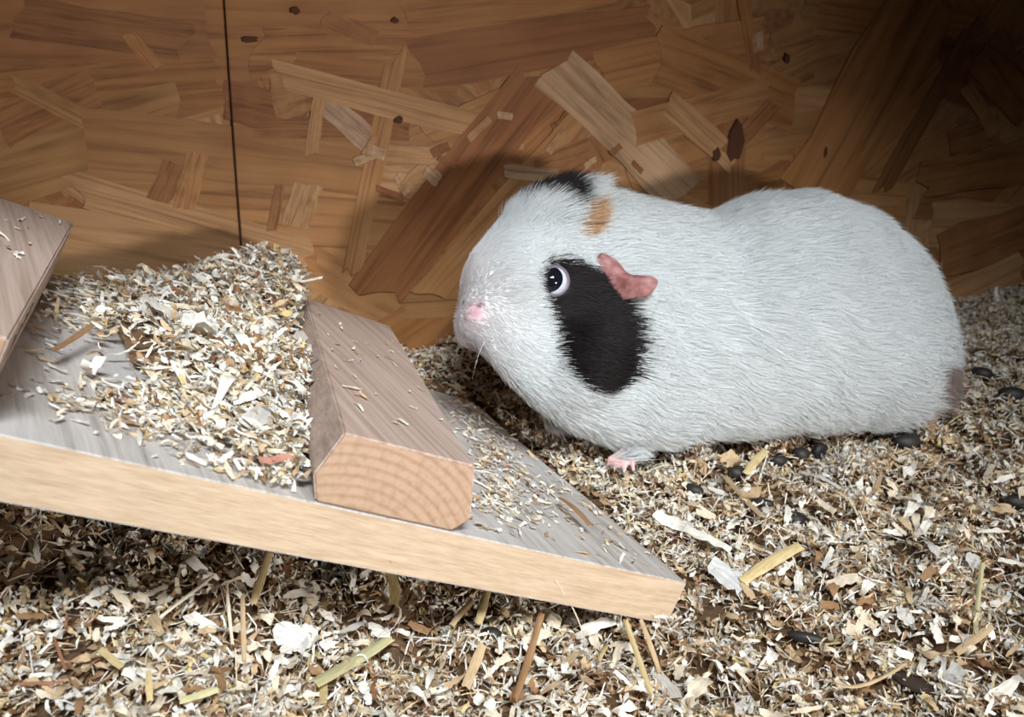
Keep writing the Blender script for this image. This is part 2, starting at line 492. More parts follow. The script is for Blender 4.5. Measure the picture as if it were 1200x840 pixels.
xs = np.linspace(-.56, .58, 190); ys = np.linspace(-.02, .75, 140)
X, Y = np.meshgrid(xs, ys, indexing='ij')
gm = grid_mesh('bedding', xs, ys, bed_pts, None, keep=wall_side(X.ravel(), Y.ravel()) > 0.0005)


# ------------------------------------------------------------------ shavings
PAL = [((0.80, 0.77, 0.71), .46), ((0.76, 0.66, 0.50), .26), ((0.60, 0.44, 0.27), .14), ((0.42, 0.26, 0.14), .07), ((0.27, 0.13, 0.065), .04), ((0.66, 0.53, 0.26), .03)]


def pick_cols(n_, pal=PAL, jit=0.1):
    c = np.array([p[0] for p in pal]); w = np.array([p[1] for p in pal]); w = w / w.sum()
    o = c[rng.choice(len(c), n_, p=w)] * (1 + rng.normal(0, jit, (n_, 1)))
    return np.clip(o, .01, .9)


def make_flakes(pos, L_, w, up, kappa, twist, S=4, az=None, tilt=0.55, crumple=0.13):
    """Curled strips. pos (N,3), L,w,kappa,twist (N,), up (N,3) or (3,). Returns verts (N,(S+1)*2,3)."""
    N = len(pos); up = np.broadcast_to(up, (N, 3))
    az = rng.uniform(0, 2 * np.pi, N) if az is None else az
    ref = np.broadcast_to(np.array([1.0, 0, 0]), (N, 3)); e1 = ref - up * (ref * up).sum(1, keepdims=True); e1 /= np.linalg.norm(e1, axis=1, keepdims=True)
    e2 = np.cross(up, e1)
    t = e1 * np.cos(az)[:, None] + e2 * np.sin(az)[:, None]
    el = rng.normal(0, tilt * .6, N); t = t * np.cos(el)[:, None] + up * np.sin(el)[:, None]
    nn_ = up - t * (up * t).sum(1, keepdims=True); nn_ /= np.linalg.norm(nn_, axis=1, keepdims=True)
    bt = np.cross(nn_, t)
    ro = rng.normal(0, tilt, N); nn_, bt = nn_ * np.cos(ro)[:, None] + bt * np.sin(ro)[:, None], bt * np.cos(ro)[:, None] - nn_ * np.sin(ro)[:, None]
    out = np.zeros((N, S + 1, 2, 3)); cur = np.zeros((N, 3)); pts = [cur]
    for i in range(S):
        th = kappa * ((i + .5) / S - .5)
        cur = cur + (t * np.cos(th)[:, None] + nn_ * np.sin(th)[:, None]) * (L_ / S)[:, None]; pts.append(cur)
    cen = sum(pts) / (S + 1)
    for i in range(S + 1):
        s = i / S; th = kappa * (s - .5); nl = nn_ * np.cos(th)[:, None] - t * np.sin(th)[:, None]
        tw = twist * (s - .5); bd = bt * np.cos(tw)[:, None] + nl * np.sin(tw)[:, None]
        wid = w * (0.45 + 0.55 * math.sin(math.pi * min(max(s, .08), .92))) * rng.uniform(.7, 1.15, N) * .5
        for k, sg in ((0, -1), (1, 1)):
            out[:, i, k] = pos + pts[i] - cen + bd * (sg * wid)[:, None]
    if crumple: out = out + rng.normal(0, 1, out.shape) * (w * crumple)[:, None, None, None]
    return out.reshape(N, -1, 3)


def flakes_to_mesh(me_name, blocks, base=None, base_col=(0.2, 0.12, 0.06)):
    """blocks: list of (verts (N,V,3), colours (N,3), S). One mesh with a colour attribute."""
    V, Fq, C = [], [], []; off = 0
    if base is not None:
        n_ = len(base.vertices); co = np.empty(n_ * 3); base.vertices.foreach_get('co', co)
        V.append(co.reshape(-1, 3)); lp = np.array([p.vertices[:] for p in base.polygons]); Fq.append(lp)
        C.append(np.tile(np.array(base_col), (n_, 1)) * rng.uniform(.6, 1.2, (n_, 1))); off = n_
    for v, c, S in blocks:
        N, nv = v.shape[:2]
        V.append(v.reshape(-1, 3)); C.append(np.repeat(c, nv, 0))
        q = np.array([[2 * i, 2 * i + 1, 2 * i + 3, 2 * i + 2] for i in range(S)])
        Fq.append((q[None] + (np.arange(N) * nv)[:, None, None] + off).reshape(-1, 4)); off += N * nv
    V = np.concatenate(V); Fq = np.concatenate(Fq); C = np.concatenate(C)
    me = bpy.data.meshes.new(me_name)
    me.vertices.add(len(V)); me.vertices.foreach_set('co', V.ravel())
    me.loops.add(Fq.size); me.loops.foreach_set('vertex_index', Fq.ravel().astype(np.int32))
    me.polygons.add(len(Fq)); me.polygons.foreach_set('loop_start', np.arange(0, Fq.size, 4, dtype=np.int32))
    me.update(calc_edges=True)
    me.polygons.foreach_set('use_smooth', np.ones(len(Fq), bool))
    at_ = me.color_attributes.new('flake_color', 'FLOAT_COLOR', 'POINT')
    at_.data.foreach_set('color', np.concatenate([C, np.ones((len(C), 1))], 1).ravel())
    return me


def in_board(p, m=0.002):
    d = p - P0; x, y, z = d @ rb, d @ ra, d @ rn
    return (x > -m) & (x < BW + m) & (y > -m) & (y < BL) & (z > -BT - m) & (z < 0.03)


def sample_bed(n_):
    k = int(n_ * 2.6)
    x = rng.uniform(-.5, .56, k); y = rng.uniform(.17, .74, k)
    d = y * FW[1] + CAM_H * math.sin(TH)
    ok = (np.abs(x) < d * .5 + .09) & (wall_side(x, y) > .002)
    x, y = x[ok][:n_], y[ok][:n_]
    return np.stack([x, y, bed_h(x, y)], -1)


bl = []
UPV = np.array([0, 0, 1.])
LOWPAL = [((0.50, 0.36, 0.22), .4), ((0.36, 0.22, 0.12), .3), ((0.24, 0.125, 0.065), .2), ((0.66, 0.55, 0.40), .1)]
# lower, browner layer; then the main curls; then crinkled ribbons; then thin splinters on top
p = sample_bed(24000); p[:, 2] += rng.uniform(-.003, .0005, len(p)); p = p[~in_board(p)]; N = len(p)
bl.append((make_flakes(p, rng.lognormal(-5.1, .35, N), rng.uniform(.0012, .0035, N), UPV, rng.normal(0, 1.4, N), rng.normal(0, .6, N), 3), pick_cols(N, LOWPAL), 3))
patchy = lambda p: (np.sin(p[:, 0] * 95 + 2 * np.sin(p[:, 1] * 70)) + np.sin(p[:, 1] * 120 + 1.5 * np.sin(p[:, 0] * 60)) + rng.normal(0, .9, len(p))) > -.9
p = sample_bed(19000); p[:, 2] += rng.uniform(.0005, .004, len(p)); p = p[~in_board(p) & patchy(p)]; N = len(p)
bl.append((make_flakes(p, rng.lognormal(-5.1, .38, N), rng.uniform(.0009, .0030, N), UPV, rng.normal(0, 2.3, N), rng.normal(0, 1.2, N), 6, tilt=.75), pick_cols(N), 6))
p = sample_bed(26000); p[:, 2] += rng.uniform(.0005, .005, len(p)); p = p[~in_board(p) & patchy(p)]; N = len(p)
bl.append((make_flakes(p, rng.lognormal(-4.95, .3, N), rng.uniform(.0007, .0016, N), UPV, rng.choice([-1, 1], N) * rng.uniform(2.2, 6.5, N), rng.normal(0, 1.4, N), 8, tilt=.8), pick_cols(N), 8))
p = sample_bed(26000); p[:, 2] += rng.uniform(.001, .005, len(p)); p = p[~in_board(p)]; N = len(p)
bl.append((make_flakes(p, rng.lognormal(-5.0, .45, N), rng.uniform(.0003, .0009, N), UPV, rng.normal(0, 1.7, N), rng.normal(0, .5, N), 4, tilt=.6), pick_cols(N), 4))
me = flakes_to_mesh('bedding', bl, gm, (0.13, 0.075, 0.038))
bedding = link('bedding', me, None, [M_FLAKE])
tag(bedding, 'deep bed of fine curled wood shavings covering the hutch floor', 'bedding', kind='stuff')

# ------------------------------------------------------------------ litter lying on the ramp
HEAPS = [(280, 392, .027, .025), (325, 400, .012, .022), (300, 470, .012, .028), (240, 425, .009, .028), (215, 368, .004, .022), (330, 535, .006, .02), (288, 375, .010, .022), (345, 470, .007, .014), (255, 470, .006, .014), (230, 395, .006, .013)]
HP = [(loc_ramp(hit(px, py, P0, rn))[:2], h_, s_) for px, py, h_, s_ in HEAPS]


def heap(x, y):
    h = 0 * x
    for (c, h_, s_) in HP: h = h + h_ * np.exp(-((x - c[0]) ** 2 + (y - c[1]) ** 2) / (2 * s_ * s_))
    return h


def batten_y(x): return SEC1[3][0] + S1 * x  # left face of the main batten


bl = []
DENS = [(280, 390, 40, 24, 2800), (335, 410, 22, 40, 900), (300, 460, 42, 50, 2700), (242, 425, 38, 34, 1000), (205, 368, 55, 14, 900), (130, 345, 50, 12, 420), (130, 372, 50, 16, 150), (215, 488, 48, 17, 560),
        (120, 470, 40, 12, 110), (322, 535, 25, 22, 600), (100, 430, 50, 30, 45), (583, 545, 18, 36, 330), (560, 495, 14, 22, 130), (625, 590, 40, 18, 190), (630, 540, 60, 40, 60), (725, 640, 40, 18, 45), (545, 480, 20, 8, 70)]
for cx, cy, sx, sy, cnt in DENS:
    px = rng.normal(cx, sx, cnt); py = rng.normal(cy, sy, cnt)
    q = np.array([loc_ramp(hit(u, v, P0, rn)) for u, v in zip(px, py)])
    x, y = q[:, 0], q[:, 1]
    side = cx > 480
    ok = (x > 0.004) & (x < (BW - .002 if side else .235))
    if side: ok &= (y > 0.003) & (y < SEC1[1][0] + S1 * x - .001)
    else: ok &= (y > batten_y(x) + .004) & (y < SEC2[0][0] + S2 * x - .001)
    ok &= wall_side(*(P0 + x[:, None] * rb + y[:, None] * ra).T[:2]) > .006 + .25 * heap(x, y)
    x, y = x[ok], y[ok]; hh = heap(x, y) if not side else 0 * x
    z = hh * rng.uniform(.55, 1.0, len(x)) + rng.uniform(.0003, .0016, len(x)) + (hh > .003) * rng.uniform(0, .003, len(x))
    pos = P0 + x[:, None] * rb + y[:, None] * ra + z[:, None] * rn; N = len(pos)
    flat = np.where(hh > .003, 1.0, 0.3)
    bl.append((make_flakes(pos, rng.lognormal(-5.2, .45, N) * (0.7 + .3 * flat), rng.uniform(.0008, .003, N) * (.6 + .4 * flat), rn, rng.normal(0, 1.6, N) * flat, rng.normal(0, .8, N) * flat, 4,
                           tilt=.6 if cnt > 500 else .22), pick_cols(N, [(c, w * (1.5 if i == 0 else 1)) for i, (c, w) in enumerate(PAL)]), 4))


def top_flakes(sec_i0, sec_i1, sec, slope, n_, x0, x1):
    x = rng.uniform(x0, x1, n_); t = rng.uniform(.08, .92, n_)
    y = sec[sec_i0][0] * (1 - t) + sec[sec_i1][0] * t + slope * x; z = np.full(n_, sec[sec_i0][1] + .0008)
    pos = P0 + x[:, None] * rb + y[:, None] * ra + z[:, None] * rn
    return (make_flakes(pos, rng.lognormal(-5.5, .4, n_), rng.uniform(.0005, .0016, n_), rn, rng.normal(0, .6, n_), rng.normal(0, .3, n_), 4, tilt=.2), pick_cols(n_, PAL[:3]), 4)


bl.append(top_flakes(2, 3, SEC1, S1, 38, .02, .17)); bl.append(top_flakes(1, 2, SEC2, S2, 30, .06, .17))
gx = np.linspace(.006, .24, 60); gy = np.linspace(.03, .27, 60); GX, GY = np.meshgrid(gx, gy, indexing='ij')
keep = (heap(GX.ravel(), GY.ravel()) > .0050) & (GY.ravel() > batten_y(GX.ravel()) + .002) & (wall_side(*(P0 + GX.ravel()[:, None] * rb + GY.ravel()[:, None] * ra + heap(GX.ravel(), GY.ravel())[:, None] * rn).T[:2]) > .003)
hm = grid_mesh('ramp_litter', gx, gy, lambda x, y: P0 + x[:, None] * rb + y[:, None] * ra + (heap(x, y) * .8 - .001)[:, None] * rn, None, keep=keep)
me = flakes_to_mesh('ramp_litter', bl, hm, (0.22, 0.13, 0.07))
rl = link('ramp_litter', me, None, [M_FLAKE])
tag(rl, 'heap of fine pale wood shavings piled on the ramp between its battens', 'litter', kind='stuff')

# ------------------------------------------------------------------ single pieces: large shavings, straw, droppings
PIECES = []
KAP = [random.choice([-1, 1]) * (random.uniform(.3, .8) if i % 3 == 0 else random.uniform(1.2, 2.0) if i % 3 == 1 else random.uniform(2.8, 4.2)) for i in range(16)]
SHAPE = [('flat', 'bent', 'curled')[i % 3] for i in range(16)]
for i in range(16):
    S = 7
    v = make_flakes(np.zeros((1, 3)), np.array([.016]), np.array([random.uniform(.0045, .008)]), np.array([0, 0, 1.]), np.array([KAP[i]]),
                    np.array([random.gauss(0, .8)]), S, az=np.array([0.0]), tilt=0.001, crumple=.07)
    me = flakes_to_mesh('wood_shaving', [(v, np.ones((1, 3)), S)]); me.materials.append(M_PIECE); PIECES.append(me)


def straw_mesh(bend):
    bm = bmesh.new(); rows = []
    for i in range(8):
        s = i / 7; x = (s - .5) * .04; row = []
        wv = .002 * (1 - .25 * abs(s - .5)) * random.uniform(.88, 1.1)
        for k in range(5):
            t = math.pi * (k / 4); row.append(bm.verts.new((x + random.uniform(-.0012, .0012) * (i in (0, 7)), wv * math.cos(t), .0005 * math.sin(t) + bend * (s - .5) ** 2 * .04)))
        rows.append(row)
    for r0, r1 in zip(rows[:-1], rows[1:]):
        for k in range(4): bm.faces.new((r0[k], r1[k], r1[k + 1], r0[k + 1]))
    me = bpy.data.meshes.new('straw_stalk'); bm.to_mesh(me); bm.free()
    me.polygons.foreach_set('use_smooth', [True] * len(me.polygons)); me.materials.append(M_STRAW); return me


STRAWS = [straw_mesh(b_) for b_ in (0.05, -.15, .35, .9)]
C_W, C_P, C_T, C_B = (0.82, 0.78, 0.71), (0.74, 0.64, 0.5), (0.56, 0.41, 0.25), (0.33, 0.19, 0.095)
C_Y, C_G, C_R = (0.70, 0.55, 0.29), (0.62, 0.57, 0.33), (0.34, 0.15, 0.09)


def ground(px, py):
    """first of ramp (with heap) and bedding met by the pixel ray; returns point and surface normal"""
    r = ray(px, py)
    for d in np.arange(.22, .8, .0015):
        p = C0 + r * d; q = loc_ramp(p)
        if 0 < q[0] < .235 and 0 < q[1] < BL:
            top = 0.0 if q[0] < BW else -1
            if batten_y(q[0]) < q[1] < SEC2[0][0] + S2 * q[0]: top = float(heap(np.array(q[0]), np.array(q[1])))
            elif SEC1[2][0] + S1 * q[0] < q[1] <= batten_y(q[0]): top = .0236
            if -BT < q[2] < top and top >= 0: return p, rn
        if p[2] < bed_h(p[0], p[1])[0] + .003: return p, np.array([0, 0, 1.])
    return C0 + r * .6, np.array([0, 0, 1.])


def lay(name, me, base_len, base_wid, p, q, wpx, col, lift=.0012, roll=None, bank=0.35, wmax=4.0):
    a_, n_ = ground(*p); b_, nb = ground(*q)
    if np.linalg.norm(a_ - b_) > .075: b_ = a_ + unit(b_ - a_) * .03
    d = b_ - a_; Ln = np.linalg.norm(d); x = unit(d); mid = (a_ + b_) / 2
    dep = project(mid)[2]; wid = wpx * dep / FPX
    n_ = n_ + np.array([0, -bank, 0]); z = unit(n_ - x * (n_ @ x)); y = np.cross(z, x)
    o = bpy.data.objects.new(name, me); COL.objects.link(o)
    sw = min(wid / base_wid, wmax)
    M = Matrix.Identity(4)
    sx = Ln / base_len
    for i in range(3):
        M[i][0] = x[i] * sx; M[i][1] = y[i] * sw; M[i][2] = z[i] * min(sx, 1.2); M[i][3] = mid[i] + z[i] * lift + (lift if i == 2 else 0)
    o.matrix_world = M
    o.color = (*col, 1); return o


# (from, to, width px, colour, label)
STRAW_AT = [
    ((318, 664), (299, 724), 10, C_Y, 'golden straw blade leaning upright beneath the middle of the ramp edge'),
    ((450, 668), (459, 722), 17, C_Y, 'broad flat straw stub standing against the ramp edge under the near batten'),
    ((366, 822), (455, 766), 17, C_G, 'broad greenish straw stalk lying slantwise at the bottom of the photo'),
    ((381, 842), (382, 816), 9, C_Y, 'short yellow straw end below the broad greenish stalk'),
    ((572, 704), (560, 750), 10, C_Y, 'golden straw blade beside the round dark dropping under the ramp edge'),
    ((553, 718), (528, 748), 8, C_T, 'tan straw sliver left of the golden blade beside the round dropping'),
    ((548, 815), (568, 765), 12, C_T, 'olive brown straw strip below the round dark dropping'),
    ((602, 842), (634, 738), 9, C_B, 'long curved brown stalk rising from the bottom edge of the photo'),
    ((733, 744), (763, 832), 7, C_Y, 'thin yellow straw lying under the lower tip of the ramp'),
    ((750, 738), (772, 800), 6, C_T, 'thin tan straw crossing beside the yellow one under the ramp tip'),
    ((124, 778), (150, 800), 9, C_Y, 'short pale yellow straw left of the layered white shaving'),
    ((178, 802), (180, 838), 8, C_Y, 'amber straw standing below the layered white shaving'),
    ((213, 838), (258, 824), 10, C_G, 'greenish straw lying flat at the bottom left of the photo'),
    ((868, 692), (936, 650), 15, C_Y, 'broad yellow wood splinter right of the lower tip of the ramp'),
    ((1146, 676), (1137, 760), 6, C_G, 'thin green stem standing upright in the bedding at the right'),
    ((872, 566), (896, 538), 10, C_Y, 'short yellow straw in front of the belly of the guinea pig'),
    ((850, 574), (893, 622), 8, C_T, 'tan straw lying slantwise in front of the guinea pig'),
    ((967, 828), (1046, 806), 5, C_T, 'curved thin tan stem at the bottom right beside the dark bark piece'),
    ((60, 433), (106, 401), 8, C_B, 'brown splinter lying alone on the bare part of the ramp'),
    ((655, 597), (690, 630), 10, C_B, 'curled brown strip on the ramp right of the near batten'),
    ((187, 742), (256, 688), 5, C_P, 'long thin pale stalk slanting in front of the ramp'),
    ((268, 698), (275, 768), 4, C_P, 'thin pale upright stalk right of the slanting one'),
    ((287, 712), (289, 790), 6, C_T, 'tan upright stalk right of the thin pale one'),
    ((68, 762), (82, 800), 4, C_R, 'dark red twig standing in the bedding at the lower left'),
    ((22, 818), (76, 816), 4, C_R, 'dark red twig lying flat at the lower left'),
    ((645, 690), (680, 762), 4, C_P, 'thin pale stalk hanging down below the ramp edge'),
    ((1120, 776), (1162, 745), 10, C_T, 'tan flat stick at the right behind the grey chip'),
    ((710, 770), (700, 790), 5, C_Y, 'short yellow straw crumb left of the two thin straws under the ramp tip'),
]
for i, (p, q, w_, c, lab) in enumerate(STRAW_AT):
    me = STRAWS[2 if 'curv' in lab and i != 17 else (3 if i == 17 else i % 2)]
    o = lay('straw_stalk', me, .04, .004, p, q, w_, c, lift=.003)
    tag(o, lab, 'straw' if 'twig' not in lab else 'twig')
    if 'splinter' in lab: o.name = 'wood_splinter'
    if 'twig' in lab: o.name = 'twig'
SHAV_AT = [
    ((150, 796), (216, 818), 24, C_W, 'layered white shaving lying flat at the lower left'),
    ((222, 730), (268, 750), 13, C_W, 'smooth white strip in front of the ramp, beside the thin upright stalks'),
    ((214, 655), (248, 686), 15, C_W, 'ribbed white shaving just in front of the ramp edge'),
    ((832, 668), (872, 698), 32, (0.62, 0.62, 0.62), 'flat grey white chip touching the yellow splinter'),
    ((674, 752), (722, 732), 16, C_W, 'white curled shaving tucked under the ramp near its tip'),
    ((630, 722), (664, 748), 14, C_P, 'straight beige chip below the ramp left of the tucked white curl'),
    ((612, 758), (645, 748), 20, C_P, 'square beige chip below the straight chip'),
    ((320, 742), (360, 765), 36, (0.66, 0.66, 0.66), 'large pale grey shaving in front of the ramp middle'),
    ((345, 738), (378, 768), 22, C_W, 'white folded shaving behind the large pale grey one'),
    ((800, 626), (856, 652), 12, C_W, 'long white strip to the right of the ramp end'),
    ((764, 610), (812, 626), 18, C_W, 'broad white shaving lying along the ramp end'),
    ((246, 492), (276, 444), 14, C_W, 'tall white sliver standing in the heap on the ramp'),
    ((272, 484), (308, 468), 15, C_W, 'white curl right of the tall sliver on the ramp'),
    ((288, 508), (318, 488), 24, (0.5, 0.47, 0.44), 'grey flat shaving in the heap near the batten'),
    ((325, 446), (362, 478), 10, C_W, 'bent white strip in the heap beside the batten'),
    ((300, 552), (342, 546), 13, (0.50, 0.24, 0.18), 'reddish chip at the foot of the batten on the ramp'),
    ((330, 562), (354, 530), 5, C_W, 'thin white strip across the reddish chip'),
    ((224, 384), (246, 402), 24, C_W, 'bright crinkled curl in the middle of the heap'),
    ((262, 396), (300, 432), 14, C_W, 'bright split strip in the heap below its peak'),
    ((336, 422), (356, 398), 20, C_W, 'bright broad curl against the top of the near batten'),
    ((302, 388), (330, 392), 20, C_W, 'cupped pale curl in the upper heap near the batten'),
    ((160, 360), (212, 390), 14, C_W, 'long white sliver on the left slope of the heap'),
    ((168, 378), (172, 352), 8, C_W, 'small upright white chip on the left slope of the heap'),
    ((248, 312), (282, 306), 7, C_W, 'thin white strip on top of the heap by the wall'),
    ((90, 446), (118, 436), 12, C_W, 'white sliver below the brown splinter on the bare ramp'),
    ((968, 694), (1006, 683), 15, C_P, 'cream chip in the bedding right of the yellow splinter'),
    ((998, 718), (1024, 742), 15, C_P, 'greenish cream shaving slanting below the cream chip'),
    ((1004, 706), (1024, 682), 12, C_W, 'white feathered shaving beside the cream chip'),
    ((1050, 718), (1066, 738), 22, (0.6, 0.58, 0.55), 'grey flat flake left of the thin green stem'),
    ((1155, 828), (1196, 800), 14, C_W, 'pale shaving in the bottom right corner'),
    ((1104, 806), (1122, 790), 24, (0.5, 0.48, 0.46), 'grey chip beside the dark bark piece'),
    ((1044, 768), (1066, 778), 12, C_W, 'white strip behind the dark bark piece'),
    ((1125, 660), (1145, 668), 20, (0.58, 0.57, 0.55), 'grey chip behind the thin green stem'),
    ((848, 540), (872, 552), 18, C_T, 'reddish tan flake in front of the guinea pig belly'),
    ((690, 745), (700, 770), 14, C_P, 'cream flake below the tucked white curl'),
    ((770, 800), (795, 830), 22, C_W, 'bluish white curl at the bottom below the ramp tip'),
    ((800, 830), (830, 800), 20, C_P, 'pale curl right of the bluish white one'),
    ((1010, 490), (1026, 510), 12, C_W, 'small white chip under the rear of the guinea pig'),
    ((940, 560), (985, 580), 9, C_W, 'narrow pale shaving in front of the hind foot'),
]
for i, (p, q, w_, c, lab) in enumerate(SHAV_AT):
    o = lay('wood_shaving', PIECES[i % 16], .0155, .0058, p, q, w_, c, lift=.002, bank=.6)
    tag(o, lab, 'wood shaving')
ZONES = [
    (110, [(-20, 610), (330, 690), (430, 850), (-20, 850)], 'before the upper half of the ramp', 'before the upper half of the ramp'),
    (60, [(330, 690), (790, 740), (760, 850), (420, 850)], 'before the lower half of the ramp', 'before the lower half of the ramp'),
    (90, [(820, 560), (1210, 540), (1210, 850), (760, 850)], 'right of the ramp', 'right of the ramp'),
]


def in_poly(x, y, poly):
    c = False; j = len(poly) - 1
    for i in range(len(poly)):
        xi, yi = poly[i]; xj, yj = poly[j]
        if (yi > y) != (yj > y) and x < (xj - xi) * (y - yi) / (yj - yi) + xi: c = not c
        j = i
    return c


for cnt, poly, lab, grp in ZONES:
    xs_ = [p[0] for p in poly]; ys_ = [p[1] for p in poly]; k = 0
    while k < cnt:
        x, y = random.uniform(min(xs_), max(xs_)), random.uniform(min(ys_), max(ys_))
        if not in_poly(x, y, poly): continue
        t = random.uniform(0, 6.28); ln = random.uniform(10, 19)
        ci = random.choices([0, 1, 2, 3], [5, 3, 2, .8])[0]; c = (C_W, C_P, C_T, C_B)[ci]; cn = ('white', 'cream', 'tan', 'brown')[ci]; j = random.uniform(.9, 1.06)
        mi = random.randrange(16); sn = SHAPE[mi]
        o = lay('wood_shaving', PIECES[mi], .0155, .0058, (x - ln * math.cos(t), y - ln * .7 * math.sin(t)), (x + ln * math.cos(t), y + ln * .7 * math.sin(t)), random.uniform(6, 13),
                tuple(min(v * j, .9) for v in c), lift=.002, bank=random.uniform(-.2, .9))
        tag(o, '%s %s wood shaving in the bedding %s' % (sn, cn, lab), 'wood shaving', '%s %s shavings %s' % (sn, cn, grp)); k += 1

# droppings and other small dark lumps, sharing one mesh
bm = bmesh.new(); bmesh.ops.create_uvsphere(bm, u_segments=12, v_segments=8, radius=1)
for v in bm.verts:
    v.co.x *= 1 + .1 * math.sin(3 * v.co.y); v.co.z += .12 * v.co.x * v.co.x
dme = bpy.data.meshes.new('dropping'); bm.to_mesh(dme); bm.free(); dme.polygons.foreach_set('use_smooth', [True] * len(dme.polygons)); dme.materials.append(M_DROP)
DROP_AT = [(576, 747, 13, 10, .3, 'round dark dropping under the ramp edge below the near batten'), (812, 577, 14, 8, .5, 'dark dropping nearest the ramp end'), (864, 556, 13, 8, -.3, 'small dark lump beside the short yellow straw'),
           (760, 522, 16, 8, .6, 'small dark lump just behind the front paw of the guinea pig'), (938, 535, 12, 9, .2, 'small dark lump in front of the belly'), (912, 542, 12, 7, 0, 'small dark lump left of the one before the belly'),
           (893, 592, 15, 6, .3, 'small dark lump right of the slanting tan straw'), (930, 612, 17, 10, .4, 'large dark lump below the slanting tan straw'), (1066, 520, 22, 10, -.2, 'large dark dropping under the rear of the guinea pig'),
           (960, 532, 9, 12, .9, 'dark dropping before the hind foot'), (1194, 590, 20, 9, 0, 'dark dropping at the right edge of the photo'), (944, 750, 24, 7, .35, 'long dark dropping in the middle of the right bedding'),
           (1186, 465, 18, 10, .2, 'dark dropping behind the guinea pig at the right edge'), (1150, 440, 14, 8, .5, 'dark dropping just behind the rump')]
for px, py, la, lb, t, lab in DROP_AT:
    p, _ = ground(px, py); d = project(p)[2] / FPX
    o = bpy.data.objects.new('dropping', dme); COL.objects.link(o)
    o.location = p + np.array([0, 0, .001]); o.scale = (la * d * .9, lb * d, lb * d); o.rotation_euler = (0, 0, -t)
    tag(o, lab, 'dropping')
p, _ = ground(1072, 806); o = bpy.data.objects.new('bark_piece', dme.copy()); COL.objects.link(o)
bk = o.data; bk.materials.clear(); bk.materials.append(plain('bark', (0.03, 0.018, 0.013), .8))
o.location = p + np.array([0, 0, .0015]); o.scale = (.0095, .003, .0022); o.rotation_euler = (.2, .15, -.5)
tag(o, 'dark elongated bark piece in the bedding at the bottom right', 'bark')

# ------------------------------------------------------------------ guinea pig
exec_pig = True
PIG = empty('guinea_pig', at(850, 505, .5) * np.array([1, 1, 0]))
tag(PIG, 'white guinea pig with a black eye patch standing beside the ramp', 'guinea pig')
# stations: top pixel, bottom pixel, depth of the middle, half thickness along the view
ST = [((1104, 395), (1100, 450), .552, .016), ((1093, 338), (1094, 472), .549, .034), ((1066, 285), (1070, 484), .544, .05), ((1025, 252), (1030, 486), .538, .058), ((960, 232), (962, 485), .530, .062),
      ((892, 237), (890, 490), .523, .062), ((834, 258), (828, 496), .515, .058), ((770, 243), (765, 506), .505, .057), ((712, 228), (705, 504), .496, .052), ((660, 223), (662, 487), .487, .050),
      ((623, 236), (628, 464), .477, .047), ((588, 261), (597, 438), .468, .041), ((563, 290), (573, 412), .461, .033), ((546, 315), (556, 395), .457, .024), ((538, 332), (546, 384), .455, .012)]


def ellipsoid(bm, c, ax, seg=16):
    """ax: 3 vectors (rows)"""
    r_ = bmesh.ops.create_uvsphere(bm, u_segments=seg, v_segments=seg // 2 + 2, radius=1)
    for v in r_['verts']:
        q = v.co; p = c + ax[0] * q.x + ax[1] * q.y + ax[2] * q.z; v.co = p


def capsule(bm, p, q, r0, r1, k=5):
    for t in np.linspace(0, 1, k):
        r = r0 + (r1 - r0) * t; ellipsoid(bm, p + (q - p) * t, np.eye(3) * r, 10)


def eye3(r): return np.eye(3) * r


bm = bmesh.new(); rows = []
for (tp, bp_, d, hwid) in ST:
    T, B = at(*tp, d), at(*bp_, d); c = (T + B) / 2; v = (T - B) / 2
    # tilt the section so that "up" leans with the body rather than with the lens
    depth_dir = np.array([0.0, 1.0, 0.0])
    ring = []
    for t in np.linspace(0, 2 * np.pi, 29)[:-1]:
        cs, sn = math.cos(t), math.sin(t)
        ring.append(bm.verts.new(c + v * (np.sign(sn) * abs(sn) ** .92) + depth_dir * hwid * (np.sign(cs) * abs(cs) ** .92)))
    rows.append(ring)
for r0, r1 in zip(rows[:-1], rows[1:]):
    for i in range(28): bm.faces.new((r0[i], r0[(i + 1) % 28], r1[(i + 1) % 28], r1[i]))
bm.faces.new(rows[0]); bm.faces.new(rows[-1])
bmesh.ops.recalc_face_normals(bm, faces=bm.faces)
# cheek, muzzle, chin, haunch
ellipsoid(bm, at(672, 420, .452), eye3(.022) * np.array([[1.1], [.9], [1.0]]))
ellipsoid(bm, at(565, 372, .444), eye3(.0125))
ellipsoid(bm, at(553, 388, .449), eye3(.0085))
ellipsoid(bm, at(600, 330, .450), eye3(.022))
ellipsoid(bm, at(1030, 425, .508), eye3(.029))
# fore leg and paw (near), second fore paw behind
def paw(wrist, toe_dir, side, r=.0042, toes=4, Lt=.0075):
    capsule(bm, wrist, wrist + toe_dir * .008, r, r * .95, 4)
    up = np.array([0, 0, 1.])
    for i in range(toes):
        s = (i - (toes - 1) / 2) / ((toes - 1) / 2)
        d = unit(toe_dir + side * .42 * s)
        b0 = wrist + toe_dir * .0075 + side * s * .0042
        ln = Lt * (1.0 - .22 * abs(s) - (.06 if i == 0 else 0)); mid = b0 + d * ln * .55 + up * .0012
        capsule(bm, b0, mid, .0018, .0016, 4); capsule(bm, mid, b0 + d * ln - up * .0012, .0016, .0011, 4)


pw = at(728, 530, .478); sd = np.array([.92, -.38, 0])
capsule(bm, at(735, 480, .482), at(737, 520, .480), .0135, .0062, 6)
paw(pw + np.array([.003, .0, .003]), unit(np.array([-.35, -.85, -.35])), unit(sd))
capsule(bm, at(660, 470, .50), at(664, 500, .51), .011, .006, 5)
paw(at(664, 506, .512), unit(np.array([-.4, -.8, -.3])), unit(sd))
